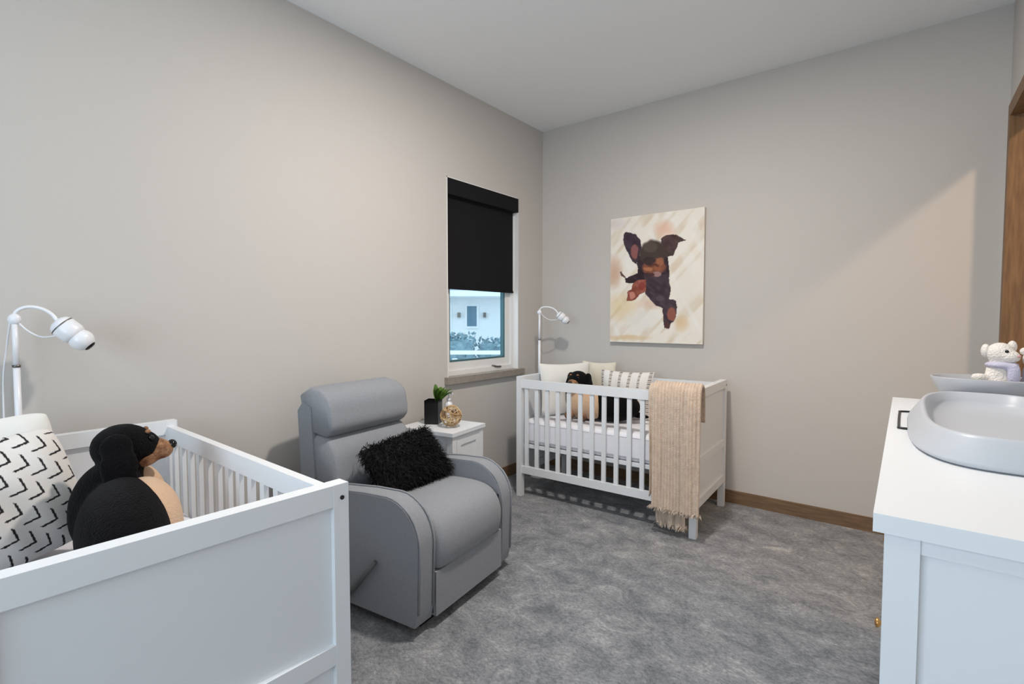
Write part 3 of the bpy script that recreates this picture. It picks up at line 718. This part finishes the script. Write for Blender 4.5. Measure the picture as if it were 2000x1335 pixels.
# ------------------------------------------------------------------ dresser
DX, DYN, DYF, DT = 2.4507, -2.692, -1.252, .96
def dresser():
    t = thing('dresser', 'white wooden dresser with brass knobs along the right wall', 'dresser', (0, 0, 0))
    x1 = W - .018
    obj('top', bx(DX, x1, DYN, DYF, DT - .028, DT), m_white, t, bevel=.004)
    bx0, yn, yf = DX + .015, DYN + .017, DYF - .017
    for y in (yn, yf - .045):
        for x in (bx0, x1 - .05): obj('leg', bx(x, x + .042, y, y + .045, 0, DT - .028), m_white, t, bevel=.003)
    for y0, y1, s in ((yn, yn + .045, 1), (yf - .045, yf, -1)):
        e = obj('end_panel', bx(bx0 + .042, x1 - .05, y0 + .014, y1 - .014, .10, DT - .03), m_white, t)
        obj('panel_rail', bx(bx0 + .042, x1 - .05, y0 + .004, y1 - .004, DT - .056, DT - .028), m_white, e, bevel=.002)
        obj('panel_rail', bx(bx0 + .042, x1 - .05, y0 + .004, y1 - .004, .10, .15), m_white, e, bevel=.002)
    obj('back_panel', bx(x1 - .02, x1 - .01, yn + .045, yf - .045, .08, DT - .03), m_white, t)
    obj('bottom_rail', bx(bx0 + .005, bx0 + .03, yn + .045, yf - .045, .08, .12), m_white, t)
    obj('divider', bx(bx0 + .02, x1 - .03, -1.987, -1.957, .10, DT - .03), m_white, t)
    for y0, y1, yk in ((yn + .048, -1.975, -2.015), (-1.969, yf - .048, yf - .11)):
        d = obj('door', bx(bx0 + .003, bx0 + .018, y0, y1, .125, DT - .034), m_white, t, bevel=.003)
        bm = bx(bx0 - .002, bx0 + .004, y0, y0 + .06, .125, DT - .034); bx(bx0 - .002, bx0 + .004, y1 - .06, y1, .125, DT - .034, bm)
        bx(bx0 - .002, bx0 + .004, y0 + .06, y1 - .06, .125, .185, bm); bx(bx0 - .002, bx0 + .004, y0 + .06, y1 - .06, DT - .094, DT - .034, bm)
        obj('door_frame', bm, m_white, d)
        obj('knob', rot_bm(lathe([(.006, 0), (.005, .012), (.012, .016), (.013, .021), (.007, .025)], 16), Matrix.Translation((bx0 - .002, yk, .46)) @ Matrix.Rotation(-PI / 2, 4, 'Y')), m_brass, d, True)
dresser()
# changing pad: rounded tray with raised rim
def oval_tray(cx, cy, hx, hy, z0, rings, p=4., n=64):
    vs = []; fs = []; m_ = len(rings)
    for inset, z, b in rings:
        for k in range(n):
            a = 2 * PI * k / n; c, s = math.cos(a), math.sin(a)
            x = (hx - inset) * math.copysign(abs(c) ** (2 / p), c); y = (hy - inset) * math.copysign(abs(s) ** (2 / p), s)
            vs.append((cx + x, cy + y, z0 + z + b * (y / hy) ** 2))
    for j in range(m_ - 1):
        for k in range(n): fs.append((j * n + k, j * n + (k + 1) % n, (j + 1) * n + (k + 1) % n, (j + 1) * n + k))
    fs.append(tuple(range(n))[::-1]); fs.append(tuple(range((m_ - 1) * n, m_ * n)))
    return mesh_from(vs, fs)
m_pad = mat('pale_grey_vinyl', (188, 191, 197), .4, spec=.4)
t = thing('changing_pad', 'pale grey rounded changing pad on the white dresser', 'changing pad', (0, 0, 0))
link_mesh('pad_shell', oval_tray(2.672, -1.885, .18, .43, DT + .001, [(.008, 0, 0), (0, .005, 0), (.002, .012, 0), (.026, .05, .006), (.03, .055, .007), (.035, .056, .007), (.039, .053, .007), (.046, .034, .002), (.06, .018, 0), (.10, .012, 0), (.15, .01, 0)], 3.4), m_pad, t, True)
obj('strap', tube(spline([(2.52, -1.62, DT + .004), (2.478, -1.625, DT + .003), (2.474, -1.66, DT + .003), (2.474, -1.90, DT + .003), (2.478, -1.932, DT + .003), (2.52, -1.935, DT + .004)], 6), .003, 6), m_blackp, t, True)
# oval dish
m_dish = mat('grey_glazed_dish', (178, 178, 182), .4)
t = thing('oval_dish', 'grey oval dish holding plush toys at the far end of the dresser', 'dish', (0, 0, 0))
link_mesh('bowl', oval_tray(2.70, -1.375, .148, .10, DT + .001, [(.05, 0, 0), (.045, .006, 0), (.02, .055, 0), (0, .098, 0), (.003, .101, 0), (.008, .098, 0), (.026, .055, 0), (.05, .018, 0), (.08, .014, 0)], 2.6), m_dish, t, True)
DZ_ = DT + .018
# plush lamb
t = thing('plush_lamb', 'white plush lamb with a lavender scarf sitting in the oval dish', 'plush toy', (2.722, -1.385, DZ_))
link_mesh('body', remeshed([((0, 0, .05), (.045, .045, .055)), ((.002, 0, .10), (.036, .036, .05)), ((0, -.005, .165), (.036, .034, .035)), ((.022, -.022, .155), (.026, .022, .02)), ((-.035, -.02, .05), (.03, .022, .045)), ((-.05, -.03, .086), (.022, .016, .016))], .006), m_plushw, t, True)
obj('ear', ell((-.034, -.002, .172), (.012, .018, .022)), m_plushw, t, True); obj('ear', ell((.03, .02, .185), (.012, .012, .02)), m_plushw, t, True)
obj('eye', ell((.012, -.036, .172), (.005, .004, .005)), m_gloss, t, True); obj('nose', ell((.040, -.036, .158), (.005, .004, .004)), mat('pink_nose', (205, 150, 150), .7), t, True)
m_lav = mat('lavender_knit', (196, 192, 210), .9, bump=.3, bscale=150)
link_mesh('scarf', remeshed([((.005, -.006, .128), (.043, .042, .014)), ((.03, -.036, .10), (.018, .012, .04))], .006), m_lav, t, True)
t = thing('plush_bear', 'small pink and lavender plush bear beside the white lamb', 'plush toy', (2.803, -1.372, DZ_))
m_pink = mat('pink_plush', (222, 180, 176), .95, bump=.5, bscale=200)
link_mesh('body', remeshed([((0, 0, .06), (.034, .036, .05)), ((0, .0, .105), (.028, .028, .035))], .006), m_lav, t, True)
link_mesh('skirt', remeshed([((0, 0, .022), (.040, .044, .02)), ((-.012, -.018, .028), (.028, .03, .02))], .006), m_pink, t, True)
hd = link_mesh('head', remeshed([((0, -.005, .148), (.03, .028, .028)), ((0, -.028, .141), (.016, .014, .012))], .005), m_plushw, t, True)
for k in (-1, 1): obj('ear', ell((k * .024, .0, .172), (.011, .007, .012)), m_plushw, hd, True); obj('eye', ell((k * .012, -.03, .155), (.004, .003, .004)), m_gloss, hd, True)
